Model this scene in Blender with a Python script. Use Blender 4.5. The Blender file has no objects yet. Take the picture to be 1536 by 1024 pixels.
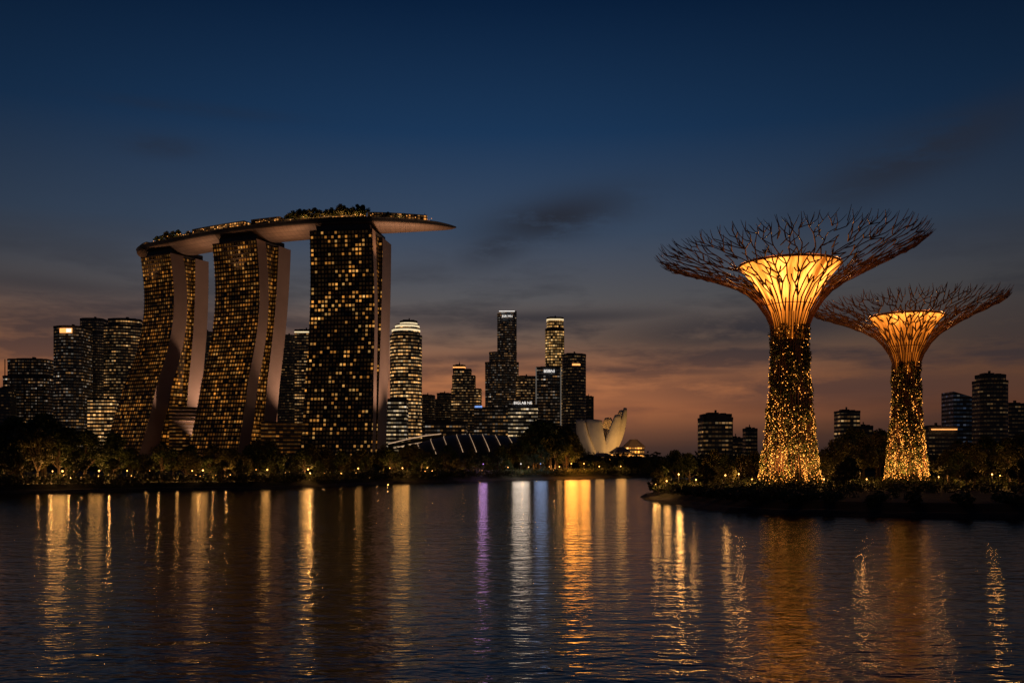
import bpy, math, random
from mathutils import Vector, Matrix, noise as mnoise
R = random.Random(7)
scene = bpy.context.scene
COL = scene.collection
F = 1400.0; HZ = 690.0; CAMH = 6.0

def bx(px, d): return (px-768.0)/F*d
def bz(py, d): return CAMH+(HZ-py)/F*d
def lin(r, g, b):
    def f(c):
        c /= 255.0
        return c/12.92 if c <= 0.04045 else ((c+0.055)/1.055)**2.4
    return (f(r), f(g), f(b), 1.0)
def interp(x, pts):
    if x <= pts[0][0]: return pts[0][1]
    for (a, b), (c, d) in zip(pts, pts[1:]):
        if x <= c: return b+(d-b)*(x-a)/(c-a)
    return pts[-1][1]

# ------------------------------------------------------------------ node helper
class NT:
    def __init__(s, tree): s.t = tree; s.n = tree.nodes; s.l = tree.links
    def node(s, typ, **kw):
        n = s.n.new(typ)
        for k, v in kw.items(): setattr(n, k, v)
        return n
    def put(s, sock, v):
        if isinstance(v, bpy.types.NodeSocket): s.l.new(v, sock)
        elif v is not None: sock.default_value = v
    def m(s, op, a, b=None, c=None, clamp=False):
        n = s.node('ShaderNodeMath', operation=op); n.use_clamp = clamp
        s.put(n.inputs[0], a); s.put(n.inputs[1], b); s.put(n.inputs[2], c)
        return n.outputs[0]
    def vm(s, op, a, b=None):
        n = s.node('ShaderNodeVectorMath', operation=op)
        s.put(n.inputs[0], a); s.put(n.inputs[1], b)
        return n.outputs[0]
    def xyz(s, x, y, z):
        n = s.node('ShaderNodeCombineXYZ')
        s.put(n.inputs[0], x); s.put(n.inputs[1], y); s.put(n.inputs[2], z)
        return n.outputs[0]
    def sep(s, v):
        n = s.node('ShaderNodeSeparateXYZ'); s.put(n.inputs[0], v); return n.outputs
    def mix(s, f, a, b, blend='MIX'):
        n = s.node('ShaderNodeMixRGB', blend_type=blend)
        s.put(n.inputs[0], f); s.put(n.inputs[1], a); s.put(n.inputs[2], b)
        return n.outputs[0]
    def noise(s, v, scale, detail=2, rough=0.5):
        n = s.node('ShaderNodeTexNoise'); s.put(n.inputs['Vector'], v)
        n.inputs['Scale'].default_value = scale; n.inputs['Detail'].default_value = detail
        n.inputs['Roughness'].default_value = rough
        return n.outputs[0]
    def gauss(s, x, c, w):
        t = s.m('DIVIDE', s.m('SUBTRACT', x, c), w)
        return s.m('EXPONENT', s.m('MULTIPLY', s.m('MULTIPLY', t, t), -1.0))

def new_mat(name):
    mt = bpy.data.materials.new(name); mt.use_nodes = True
    t = NT(mt.node_tree); p = t.n['Principled BSDF']
    return mt, t, p

def simple_mat(name, col, rough=0.7, metal=0.0, nscale=0.5, var=0.35, bump=0.0):
    mt, t, p = new_mat(name)
    tc = t.node('ShaderNodeTexCoord').outputs['Object']
    nz = t.noise(tc, nscale, 4, 0.6)
    c2 = tuple(max(0, c*(1-var)) for c in col[:3])+(1,)
    c1 = tuple(c*(1+var) for c in col[:3])+(1,)
    t.put(p.inputs['Base Color'], t.mix(t.m('MULTIPLY_ADD', nz, 2.4, -0.7, clamp=True), c2, c1))
    p.inputs['Roughness'].default_value = rough; p.inputs['Metallic'].default_value = metal
    if bump:
        b = t.node('ShaderNodeBump'); b.inputs['Distance'].default_value = bump
        t.put(b.inputs['Height'], nz); t.put(p.inputs['Normal'], b.outputs[0])
    return mt

def emit_mat(name, col, strength, sampling='NONE'):
    mt, t, p = new_mat(name)
    p.inputs['Base Color'].default_value = (0.3, 0.3, 0.3, 1)
    tc = t.node('ShaderNodeTexCoord').outputs['Object']
    nz = t.noise(tc, 0.9, 1)
    t.put(p.inputs['Emission Color'], col)
    t.put(p.inputs['Emission Strength'], t.m('MULTIPLY', t.m('ADD', nz, 0.5), strength))
    mt.cycles.emission_sampling = sampling
    return mt

def facade_mat(name, pw=3.0, ph=4.0, lit=0.3, warm=(1, .6, .22, 1), cool=(1, .85, .6, 1), E=1.0,
               rowb=0.5, mx=0.1, my=0.22, base=(0.02, 0.025, 0.03, 1), dim=0.03, seed=0.0, mull=(0.05, 0.05, 0.055, 1), clus=3.2, run=6.0):
    mt, t, p = new_mat(name)
    uv = t.node('ShaderNodeUVMap').outputs[0]
    s = t.sep(uv)
    u = t.m('DIVIDE', s[0], pw); v = t.m('DIVIDE', s[1], ph)
    cu = t.m('FLOOR', u); cv = t.m('FLOOR', v)
    fu = t.m('SUBTRACT', u, cu); fv = t.m('SUBTRACT', v, cv)
    wn = t.node('ShaderNodeTexWhiteNoise', noise_dimensions='3D')
    t.put(wn.inputs['Vector'], t.xyz(cu, cv, seed+0.5))
    r1 = wn.outputs['Value']; cs = t.sep(wn.outputs['Color'])
    wr = t.node('ShaderNodeTexWhiteNoise', noise_dimensions='3D')
    t.put(wr.inputs['Vector'], t.xyz(t.m('FLOOR', t.m('DIVIDE', cu, run)), cv, seed+9.5))
    row = wr.outputs['Value']
    cl = t.noise(t.xyz(t.m('MULTIPLY', cu, 0.16), t.m('MULTIPLY', cv, 0.13), seed*3.1+1), 1.0, 2, 0.6)
    prob = t.m('MULTIPLY', t.m('MULTIPLY_ADD', t.m('SUBTRACT', cl, 0.5), clus, 1.0, clamp=False), lit)
    prob = t.m('MULTIPLY', prob, t.m('MULTIPLY_ADD', t.m('POWER', row, 2.0), rowb*2.4, 1-rowb*0.8))
    on = t.m('LESS_THAN', r1, prob)
    mask = t.m('MULTIPLY', t.m('MULTIPLY', t.m('GREATER_THAN', fu, mx), t.m('LESS_THAN', fu, 1-mx)),
               t.m('MULTIPLY', t.m('GREATER_THAN', fv, my), t.m('LESS_THAN', fv, 1-my)))
    st = t.m('MULTIPLY_ADD', t.m('POWER', cs[0], 2.0), 1.5, 0.15)
    st = t.m('ADD', t.m('MULTIPLY', on, st), t.m('MULTIPLY', cs[2], dim))
    st = t.m('MULTIPLY', st, t.m('MULTIPLY_ADD', fv, 0.6, 0.6))
    st = t.m('MULTIPLY', t.m('MULTIPLY', st, mask), E)
    t.put(p.inputs['Emission Color'], t.mix(t.m('POWER', cs[1], 2.0), warm, cool))
    t.put(p.inputs['Emission Strength'], st)
    t.put(p.inputs['Base Color'], t.mix(mask, mull, base))
    t.put(p.inputs['Roughness'], t.m('MULTIPLY_ADD', mask, -0.35, 0.6))
    mt.cycles.emission_sampling = 'NONE'
    return mt

# ------------------------------------------------------------------ mesh helper
class MB:
    def __init__(s): s.v = []; s.f = []; s.uv = []; s.mi = []
    def vert(s, p): s.v.append(tuple(p)); return len(s.v)-1
    def face(s, idx, uv=None, mi=0):
        s.f.append(tuple(idx)); s.uv.append(uv or [(0, 0)]*len(idx)); s.mi.append(mi)
    def quad(s, a, b, c, d, uv=None, mi=0):
        i = len(s.v); s.v += [tuple(a), tuple(b), tuple(c), tuple(d)]
        s.face((i, i+1, i+2, i+3), uv, mi)
    def box(s, c, e, rot=0.0, mi=0):
        cx, cy, cz = c; hx, hy, hz = e[0]/2, e[1]/2, e[2]/2
        ca, sa = math.cos(rot), math.sin(rot); i = len(s.v)
        for z in (-hz, hz):
            for x, y in ((-hx, -hy), (hx, -hy), (hx, hy), (-hx, hy)):
                s.v.append((cx+x*ca-y*sa, cy+x*sa+y*ca, cz+z))
        for q in ((0, 3, 2, 1), (4, 5, 6, 7), (0, 1, 5, 4), (1, 2, 6, 5), (2, 3, 7, 6), (3, 0, 4, 7)):
            s.face([i+k for k in q], [(0, 0), (e[0], 0), (e[0], e[2]), (0, e[2])], mi)
    def tube(s, pts, rad, n=6, mi=0, cap=True):
        pts = [Vector(p) for p in pts]; rings = []
        up = Vector((0, 0, 1))
        for k, p in enumerate(pts):
            a = pts[max(k-1, 0)]; b = pts[min(k+1, len(pts)-1)]
            t = (b-a).normalized() if (b-a).length > 1e-6 else up
            x = t.cross(Vector((0.13, 0.31, 0.94)))
            if x.length < 0.05: x = t.cross(Vector((1, 0, 0)))
            x.normalize(); y = t.cross(x)
            r = rad[k] if hasattr(rad, '__len__') else rad
            rings.append([s.vert(p+(x*math.cos(j*2*math.pi/n)+y*math.sin(j*2*math.pi/n))*r) for j in range(n)])
        for A, B in zip(rings, rings[1:]):
            for j in range(n): s.face((A[j], A[(j+1) % n], B[(j+1) % n], B[j]), None, mi)
        if cap:
            s.face(rings[0][::-1], None, mi); s.face(rings[-1], None, mi)
    def lathe(s, prof, c=(0, 0), n=24, mi=0):
        rings = []
        for r, z in prof:
            rings.append([s.vert((c[0]+r*math.cos(j*2*math.pi/n), c[1]+r*math.sin(j*2*math.pi/n), z)) for j in range(n)])
        for k, (A, B) in enumerate(zip(rings, rings[1:])):
            for j in range(n):
                s.face((A[j], A[(j+1) % n], B[(j+1) % n], B[j]), [(j, prof[k][1]), (j+1, prof[k][1]), (j+1, prof[k+1][1]), (j, prof[k+1][1])], mi)
        return rings
    def prism(s, foot, z0, z1, mi=0, roof=True, rmi=1, slope=None):
        n = len(foot); acc = 0
        zt = [z1+(slope(p) if slope else 0) for p in foot]
        for j in range(n):
            a, b = foot[j], foot[(j+1) % n]; L = math.dist(a, b)
            s.quad((a[0], a[1], z0), (b[0], b[1], z0), (b[0], b[1], zt[(j+1) % n]), (a[0], a[1], zt[j]),
                   [(acc, z0), (acc+L, z0), (acc+L, zt[(j+1) % n]), (acc, zt[j])], mi)
            acc += L
        if roof:
            i = len(s.v)
            for p, z in zip(foot, zt): s.v.append((p[0], p[1], z))
            s.face(list(range(i, i+n)), None, rmi)
    def octa(s, p, r, mi=0):
        i = len(s.v); x, y, z = p
        s.v += [(x+r, y, z), (x-r, y, z), (x, y+r, z), (x, y-r, z), (x, y, z+r), (x, y, z-r)]
        for q in ((0, 2, 4), (2, 1, 4), (1, 3, 4), (3, 0, 4), (2, 0, 5), (1, 2, 5), (3, 1, 5), (0, 3, 5)):
            s.face([i+k for k in q], None, mi)
    def obj(s, name, mats, parent=None, smooth=False, loc=None):
        me = bpy.data.meshes.new(name); me.from_pydata(s.v, [], s.f)
        for m in mats: me.materials.append(m)
        ul = me.uv_layers.new(name='UVMap')
        flat = [c for f in s.uv for uvp in f for c in uvp]
        ul.data.foreach_set('uv', flat)
        me.polygons.foreach_set('material_index', s.mi)
        if smooth: me.polygons.foreach_set('use_smooth', [True]*len(s.f))
        me.update()
        o = bpy.data.objects.new(name, me); COL.objects.link(o)
        if parent: o.parent = parent
        if loc: o.location = loc
        return o

def root(name, label, category, loc=(0, 0, 0), group=None, rot=0.0):
    e = bpy.data.objects.new(name, None); e.empty_display_size = 0.5
    e.location = loc; e.rotation_euler = (0, 0, rot); COL.objects.link(e)
    e['label'] = label; e['category'] = category
    if group: e['group'] = group
    return e
def structure(o): o['kind'] = 'structure'; return o

# ------------------------------------------------------------------ sky / world
world = bpy.data.worlds.new("World"); scene.world = world; world.use_nodes = True
t = NT(world.node_tree); t.n.clear()
gen = t.node('ShaderNodeTexCoord').outputs['Generated']
dx, dy, dz = t.sep(t.vm('NORMALIZE', gen))
az = t.m('ARCTAN2', dx, dy)
ramp = t.node('ShaderNodeValToRGB')
stops = [(0.0, (48, 39, 39)), (0.03, (78, 54, 46)), (0.055, (108, 68, 51)), (0.085, (114, 78, 58)), (0.125, (101, 83, 72)), (0.17, (82, 81, 84)),
         (0.236, (56, 71, 92)), (0.33, (25, 52, 84)), (0.44, (8, 30, 58)), (1.0, (2, 10, 26))]
cr = ramp.color_ramp
cr.elements[0].position = 0; cr.elements[0].color = lin(*stops[0][1])
cr.elements[1].position = 1; cr.elements[1].color = lin(*stops[-1][1])
for p, c in stops[1:-1]:
    e = cr.elements.new(p); e.color = lin(*c)
t.put(ramp.inputs[0], dz)
base = ramp.outputs[0]
g = t.gauss(az, -0.06, 0.52)
bright = t.m('MULTIPLY_ADD', g, 0.68, 0.36)
col = t.mix(1.0, base, t.xyz(bright, bright, bright), 'MULTIPLY')
# warm afterglow patches low in the sky
wv = t.xyz(t.m('MULTIPLY', az, 2.2), 0.0, t.m('MULTIPLY', dz, 18.0))
wn = t.noise(wv, 1.6, 4, 0.55)
warm = t.m('MULTIPLY', t.gauss(dz, 0.070, 0.036), t.gauss(az, 0.0, 0.32))
warm = t.m('MULTIPLY', warm, t.m('MULTIPLY_ADD', wn, 3.0, -0.55, clamp=True))
warm = t.m('MULTIPLY', warm, 1.25)
wl = t.m('MULTIPLY', t.m('MULTIPLY', t.gauss(dz, 0.085, 0.05), t.gauss(az, -0.46, 0.30)), 0.85)
warm = t.m('ADD', warm, wl)
col = t.mix(1.0, col, t.mix(warm, (0, 0, 0, 1), (0.25, 0.080, 0.022, 1)), 'ADD')
# clouds
cv = t.xyz(t.m('MULTIPLY', az, 3.0), t.m('MULTIPLY', az, 0.7), t.m('MULTIPLY', dz, 16.0))
cn = t.noise(cv, 1.5, 6, 0.6)
streak = t.m('MULTIPLY', t.m('MULTIPLY_ADD', cn, 6.5, -3.0, clamp=True), t.gauss(dz, 0.12, 0.075))
cn2 = t.noise(t.xyz(t.m('MULTIPLY', az, 9.0), 3.3, t.m('MULTIPLY', dz, 34.0)), 1.0, 6, 0.66)
def blob(a0, e0, wa, we, sl, k):
    e = t.m('SUBTRACT', dz, t.m('MULTIPLY', t.m('SUBTRACT', az, a0), sl))
    gg = t.m('MULTIPLY', t.gauss(az, a0, wa), t.gauss(e, e0, we))
    return t.m('MULTIPLY', t.m('MULTIPLY', gg, t.m('MULTIPLY_ADD', cn2, 4.2, -1.05, clamp=True)), k)
cl = t.m('MULTIPLY', streak, 0.9)
for b in ((0.045, 0.250, 0.080, 0.022, 0.18, 1.1), (-0.01, 0.226, 0.045, 0.02, 0.3, 0.8), (0.41, 0.285, 0.11, 0.024, 0.30, 0.8), (0.25, 0.135, 0.15, 0.020, 0.05, 1.0),
          (0.02, 0.150, 0.16, 0.008, 0.02, 0.9), (-0.04, 0.108, 0.12, 0.006, 0.05, 0.8), (0.12, 0.095, 0.16, 0.006, -0.03, 0.9), (0.0, 0.072, 0.2, 0.004, 0.02, 0.6), (0.30, 0.075, 0.22, 0.02, 0.0, 0.8), (0.5, 0.12, 0.12, 0.04, 0.1, 0.6),
          (-0.36, 0.30, 0.04, 0.010, 0.0, 0.5), (-0.45, 0.165, 0.12, 0.010, -0.03, 0.55), (-0.33, 0.335, 0.09, 0.006, 0.0, 0.35)):
    cl = t.m('MAXIMUM', cl, blob(*b))
col = t.mix(t.m('MULTIPLY', cl, 0.8, clamp=True), col, lin(37, 39, 48))
sky = t.node('ShaderNodeTexSky', sky_type='NISHITA'); sky.sun_disc = False
sky.sun_elevation = math.radians(-3.0); sky.sun_rotation = math.radians(-5)
col = t.mix(0.004, col, sky.outputs[0], 'ADD')
below = t.m('LESS_THAN', dz, -0.002)
col = t.mix(below, col, lin(14, 13, 15))
bg = t.node('ShaderNodeBackground'); t.put(bg.inputs[0], col); bg.inputs[1].default_value = 1.0
out = t.node('ShaderNodeOutputWorld'); t.l.new(bg.outputs[0], out.inputs[0])

sd = bpy.data.lights.new('sun', 'SUN'); sd.energy = 0.02; sd.angle = math.radians(10); sd.color = (1, .62, .42)
so = bpy.data.objects.new('sun', sd); COL.objects.link(so)
so.rotation_euler = (math.radians(80), 0, math.radians(60))

# ------------------------------------------------------------------ materials
M_leaf = simple_mat('foliage', (0.040, 0.058, 0.016, 1), 0.6, nscale=0.6, var=0.55)
M_leaf2 = simple_mat('foliage_olive', (0.070, 0.066, 0.018, 1), 0.6, nscale=0.6, var=0.5)
M_bark = simple_mat('bark', (0.07, 0.05, 0.035, 1), 0.9, nscale=3, var=0.5, bump=0.03)
M_grass = simple_mat('grass_and_earth', (0.018, 0.021, 0.010, 1), 0.95, nscale=0.25, var=0.6, bump=0.15)
M_stone = simple_mat('river_stone', (0.03, 0.027, 0.024, 1), 0.9, nscale=0.8, var=0.5, bump=0.2)
M_taupe = simple_mat('end_wall_panels', (0.36, 0.26, 0.205, 1), 0.6, nscale=0.05, var=0.12)
M_dark = simple_mat('dark_cladding', (0.03, 0.03, 0.033, 1), 0.5, nscale=0.2)
M_ledge = simple_mat('sunshade_ledge', (0.07, 0.055, 0.045, 1), 0.5, nscale=0.2)
M_roof = simple_mat('roof_concrete', (0.08, 0.08, 0.085, 1), 0.85, nscale=0.2)
M_steel = simple_mat('dark_red_steel', (0.13, 0.055, 0.034, 1), 0.45, metal=0.1, nscale=0.6)
M_white = simple_mat('white_shell', (0.62, 0.56, 0.48, 1), 0.6, nscale=0.15, var=0.12)
M_pole = simple_mat('lamp_pole_metal', (0.05, 0.05, 0.05, 1), 0.5, metal=0.6)
M_conc = simple_mat('trunk_concrete', (0.10, 0.07, 0.05, 1), 0.8, nscale=0.6, var=0.4)
M_globe = emit_mat('warm_lamp_globe', (1, .42, .09, 1), 6)
M_bulb = emit_mat('string_light_bulb', (1, .35, .05, 1), 4.2)
M_deckl = emit_mat('deck_light_glow', (1, .38, .08, 1), 1.7)
M_signw = emit_mat('white_sign_glow', (1, .93, .85, 1), 1.1)
M_signo = emit_mat('orange_sign_glow', (1, .38, .10, 1), 1.6)
M_signb = emit_mat('blue_sign_glow', (.25, .45, 1, 1), .8)
M_rib = emit_mat('lit_roof_rib', (1, .62, .36, 1), 0.5)
M_crown = emit_mat('lit_crown', (1, .78, .45, 1), 0.9)

M_hull, t, p = new_mat('hull_panels')
tc = t.sep(t.node('ShaderNodeUVMap').outputs[0])
fx = t.m('FRACT', t.m('DIVIDE', tc[0], 4.0)); fy = t.m('FRACT', t.m('DIVIDE', tc[1], 2.5))
ln = t.m('MAXIMUM', t.m('LESS_THAN', fx, 0.06), t.m('LESS_THAN', fy, 0.08))
hn = t.noise(t.xyz(t.m('FLOOR', t.m('DIVIDE', tc[0], 4.0)), t.m('FLOOR', t.m('DIVIDE', tc[1], 2.5)), 0), 3.7, 0)
hc = t.mix(hn, (0.17, 0.12, 0.09, 1), (0.25, 0.175, 0.13, 1))
t.put(p.inputs['Base Color'], t.mix(ln, hc, (0.09, 0.065, 0.05, 1)))
p.inputs['Roughness'].default_value = 0.55; p.inputs['Metallic'].default_value = 0.15

# water
M_water, t, p = new_mat('river_water')
ob = t.node('ShaderNodeTexCoord').outputs['Object']
o3 = t.sep(ob)
n1 = t.noise(t.xyz(t.m('MULTIPLY', o3[0], 0.55), o3[1], 0.0), 0.75, 3, 0.55)
n2 = t.noise(t.xyz(t.m('MULTIPLY', o3[0], 0.5), o3[1], 4.0), 3.2, 2, 0.5)
n3 = t.noise(t.xyz(t.m('MULTIPLY', o3[0], 0.3), o3[1], 8.0), 0.06, 2, 0.5)
calm = t.m('MULTIPLY_ADD', n3, 1.0, 0.5)
h = t.m('MULTIPLY', t.m('ADD', t.m('MULTIPLY', n1, 0.10), t.m('MULTIPLY', n2, 0.032)), calm)
b = t.node('ShaderNodeBump'); b.inputs['Distance'].default_value = 1.0; b.inputs['Strength'].default_value = 1.0
t.put(b.inputs['Height'], h); t.put(p.inputs['Normal'], b.outputs[0])
p.inputs['Base Color'].default_value = (0.003, 0.007, 0.010, 1)
p.inputs['Roughness'].default_value = 0.11; p.inputs['IOR'].default_value = 1.33
p.inputs['Specular IOR Level'].default_value = 0.42

# ------------------------------------------------------------------ water and land
mb = MB(); mb.quad((-7000, -60, 0), (7000, -60, 0), (7000, 9000, 0), (-7000, 9000, 0))
structure(mb.obj('water', [M_water]))

SHORE = [(-900, 150), (-92, 168), (-51, 195), (-29, 240), (6, 288), (29, 309), (49, 330), (120, 350), (500, 335), (3500, 400)]
def wobble(poly, step=5.0, amp=1.2, seed=1):
    out = []
    for a, b in zip(poly, poly[1:]):
        L = math.dist(a, b); n = max(1, int(min(L/step, 120)))
        nx, ny = -(b[1]-a[1])/L, (b[0]-a[0])/L
        for k in range(n):
            f = k/n; x = a[0]+(b[0]-a[0])*f; y = a[1]+(b[1]-a[1])*f
            w = mnoise.noise(Vector((x*0.06+seed*7, y*0.06, seed)))*amp*2.5+mnoise.noise(Vector((x*0.3, y*0.3, seed+5)))*amp*0.6
            out.append((x+nx*w, y+ny*w))
    out.append(poly[-1]); return out
def land(shore, rest, inward, ztop, name):
    mb = MB(); n = len(shore)
    prof = [(-1.5, -1.0), (0.0, 0.05), (0.8, 0.45), (1.6, 0.6), (4.0, ztop)]
    rows = []
    for k, p in enumerate(shore):
        a = shore[max(k-1, 0)]; b = shore[min(k+1, n-1)]
        L = math.dist(a, b); nx, ny = -(b[1]-a[1])/L*inward, (b[0]-a[0])/L*inward
        rows.append([mb.vert((p[0]+nx*o, p[1]+ny*o, z+(mnoise.noise(Vector((p[0], p[1], o)))*0.2 if 0 < o < 3 else 0))) for o, z in prof])
    for A, B in zip(rows, rows[1:]):
        for k in range(len(prof)-1):
            q = (A[k], B[k], B[k+1], A[k+1])
            mb.face(q if inward > 0 else q[::-1], None, 1 if k < 3 else 0)
    top = [r[-1] for r in rows]+[mb.vert((x, y, ztop)) for x, y in rest]
    mb.face(top if inward > 0 else top[::-1], None, 0)
    return structure(mb.obj(name, [M_grass, M_stone]))
shore = wobble(SHORE)
land(shore, [(6900, 8900), (-6900, 8900), (-6900, 150)], 1, 1.5, 'ground')
ISL = [(420, 84), (200, 86), (52, 95), (37.6, 99), (30, 104), (25.6, 109), (21, 128), (19.5, 142), (22, 155), (32, 185), (60, 222), (200, 250), (420, 260)]
ish = wobble(ISL, 4, 0.8, 3)
land(ish, [], -1, 1.4, 'ground')

# ------------------------------------------------------------------ tower complex
ZG = 1.5
def make_tower(c, uang, half_t, half_b_l, half_b_r, tA, offB, tB, dispA, dispB, ztop, mats, label, fl=1.0, pw=2.3, bow=0.0, ins=3.0, tAb=0.0):
    rt = root('hotel_tower', label, 'skyscraper', (c[0], c[1], ZG), 'three curved hotel towers')
    U = Vector((math.cos(uang), math.sin(uang), 0)); V = Vector((-U.y, U.x, 0))
    H = ztop-ZG; N = 36
    depth = offB+tB
    def par(z):
        s = 1-z/H
        a = dispA*(s**pw)+bow*math.sin(math.pi*min(s/.62, 1))
        bd = dispB*s**1.1+bow*.3*math.sin(math.pi*min(s/.62, 1))
        l = -(half_t+(half_b_l-half_t)*s**2.0); r = half_t+(half_b_r-half_t)*s
        return a-depth/2, bd-depth/2, l, r, tA+tAb*s*s
    def P(u, v, z): return U*u+V*v+Vector((0, 0, z))
    fac = MB(); ends = [MB() for _ in range(4)]; atr = [MB(), MB()]; rear = [MB(), MB(), MB()]; led = MB(); rf = MB()
    for k in range(N):
        z0 = H*k/N; z1 = H*(k+1)/N
        a0, b0, l0, r0, t0 = par(z0); a1, b1, l1, r1, t1 = par(z1)
        fac.quad(P(l0, a0, z0), P(r0, a0, z0), P(r1, a1, z1), P(l1, a1, z1), [(l0, z0), (r0, z0), (r1, z1), (l1, z1)])
        for q, (va0, va1, h0, h1) in enumerate(((a0, a1, t0, t1), (b0+offB, b1+offB, tB, tB))):
            ends[q*2].quad(P(r0, va0, z0), P(r0, va0+h0, z0), P(r1, va1+h1, z1), P(r1, va1, z1), [(0, z0), (h0, z0), (h1, z1), (0, z1)])
            ends[q*2+1].quad(P(l0, va0+h0, z0), P(l0, va0, z0), P(l1, va1, z1), P(l1, va1+h1, z1), [(0, z0), (h0, z0), (h1, z1), (0, z1)])
        for i_, (v0, v1, fl_) in enumerate(((a0+t0, a1+t1, 1), (b0+offB, b1+offB, 0), (b0+offB+tB, b1+offB+tB, 1))):
            q = [P(l0, v0, z0), P(r0, v0, z0), P(r1, v1, z1), P(l1, v1, z1)]
            uv = [(l0, z0), (r0, z0), (r1, z1), (l1, z1)]
            rear[i_].quad(*(q[::-1] if fl_ else q), uv=uv[::-1] if fl_ else uv)
        atr[0].quad(P(r0-ins, a0+t0, z0), P(r0-ins, b0+offB, z0), P(r1-ins, b1+offB, z1), P(r1-ins, a1+t1, z1), [(0, z0), (offB-tA, z0), (offB-tA, z1), (0, z1)])
        atr[1].quad(P(l0+ins, b0+offB, z0), P(l0+ins, a0+t0, z0), P(l1+ins, a1+t1, z1), P(l1+ins, b1+offB, z1), [(0, z0), (offB-tA, z0), (offB-tA, z1), (0, z1)])
    nf = int(H/3.5)
    for k in range(1, nf):
        z = k*3.5; a, b_, l, r, _ = par(z); up = Vector((0, 0, 0.35))
        p0, p1 = P(l-0.2, a-0.9, z), P(r+0.2, a-0.9, z)
        q0, q1 = P(l-0.2, a, z), P(r+0.2, a, z)
        led.quad(p0, p1, p1+up, p0+up); led.quad(p0, q0, q1, p1); led.quad(p0+up, p1+up, q1+up, q0+up)
    a_, b_, l, r, _ = par(H)
    rf.quad(P(l, a_, H), P(r, a_, H), P(r, b_+offB+tB, H), P(l, b_+offB+tB, H))
    c0 = P(0, 0, H+2.6); rf.box((c0.x, c0.y, c0.z), (2*half_t*0.86, depth*0.8, 5.0), uang)
    fac.obj('facade', [mats[0]], rt)
    for e_ in ends: e_.obj('end_wall', [M_taupe], rt)
    for e_ in atr: e_.obj('atrium_glazing', [mats[1]], rt)
    for e_ in rear: e_.obj('rear_facade', [mats[0]], rt)
    o = led.obj('sunshade_ledge', [M_ledge], rt); o['kind'] = 'stuff'
    rf.obj('roof', [M_dark], rt)
    for uo, vo, w in ((half_b_r+34, -depth/2+tA*0.5-4, 1.0), (half_b_r+34, depth/2-4, 1.0)):
        ld = bpy.data.lights.new('floodlight', 'SPOT'); ld.energy = 270000*w*fl; ld.color = (1, .60, .40)
        ld.spot_size = math.radians(80); ld.spot_blend = 0.8; ld.shadow_soft_size = 1.5
        lo = bpy.data.objects.new('floodlight', ld); COL.objects.link(lo); lo.parent = rt
        pos = U*uo+V*vo+Vector((0, 0, 20)); lo.location = pos
        tgt = U*half_t+V*(vo)+Vector((0, 0, H*0.75))
        lo.rotation_euler = (tgt-pos).to_track_quat('-Z', 'Y').to_euler()
    return rt

amb = (1, .33, .04, 1); amb2 = (1, .47, .11, 1)
hb = (0.010, 0.010, 0.011, 1)
mt1 = facade_mat('hotel_windows_brown', 2.9, 3.5, 0.24, amb, amb2, 1.0, 0.3, 0.18, 0.22, hb, 0.09, 1.0, (0.026, 0.02, 0.016, 1), clus=6.0)
mt2 = facade_mat('hotel_windows_amber', 2.9, 3.5, 0.27, amb, amb2, 1.25, 0.3, 0.18, 0.22, hb, 0.07, 2.0, (0.026, 0.02, 0.016, 1), clus=6.0)
mt3 = facade_mat('hotel_windows_gold', 2.9, 3.5, 0.25, (1, .38, .06, 1), (1, .56, .17, 1), 2.0, 0.25, 0.18, 0.22, hb, 0.010, 3.0, (0.016, 0.015, 0.015, 1), clus=6.0)
mta = facade_mat('atrium_windows', 2.4, 3.5, 0.5, amb, amb2, 0.75, 0.3, 0.12, 0.2, (0.02, 0.016, 0.012, 1), 0.08, 4.0, (0.03, 0.022, 0.018, 1))
make_tower((-317, 878), math.atan2(-.5, .866), 20, 33, 20, 15, 29, 16, -37, -14, 194.5, (mt1, mta),
           'curved hotel tower with brown lit windows and pale splayed end walls', 1.15, 2.0, bow=7, ins=4, tAb=4)
make_tower((-230, 826), math.atan2(-.406, .914), 24, 30, 24, 12, 30, 17, -27, -26, 194.5, (mt2, mta),
           'curved hotel tower with amber lit windows between two similar towers', 1.0, 2.0, bow=6, ins=4, tAb=3)
make_tower((-136, 792), math.atan2(-.14, .99), 26.5, 30, 31, 9, 31, 27, -16, -34, 194.5, (mt3, mta),
           'nearly front-on hotel tower, black facade dotted with golden windows', .75, bow=3, ins=3)

ctrl = [(-357, 909), (-343, 897), (-316, 874), (-230, 822), (-136, 790), (-80, 790), (-48, 800)]
def cr_pt(P, f):
    n = len(P)-1; x = f*n; i = min(int(x), n-1); u = x-i
    p0 = P[max(i-1, 0)]; p1 = P[i]; p2 = P[i+1]; p3 = P[min(i+2, n)]
    return [0.5*((2*p1[k])+(-p0[k]+p2[k])*u+(2*p0[k]-5*p1[k]+4*p2[k]-p3[k])*u*u+(-p0[k]+3*p1[k]-3*p2[k]+p3[k])*u**3) for k in (0, 1)]
dense = [cr_pt(ctrl, k/400) for k in range(401)]
cum = [0]
for a, b_ in zip(dense, dense[1:]): cum.append(cum[-1]+math.dist(a, b_))
TOT = cum[-1]
def deck_at(f):
    s = f*TOT; i = 0
    while i < 399 and cum[i+1] < s: i += 1
    u = (s-cum[i])/(cum[i+1]-cum[i]); a, b_ = dense[i], dense[i+1]
    j0 = max(i-12, 0); j1 = min(i+12, 400)
    T = Vector((dense[j1][0]-dense[j0][0], dense[j1][1]-dense[j0][1], 0)).normalized()
    return Vector((a[0]+(b_[0]-a[0])*u, a[1]+(b_[1]-a[1])*u, 0)), T, Vector((-T.y, T.x, 0))
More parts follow.
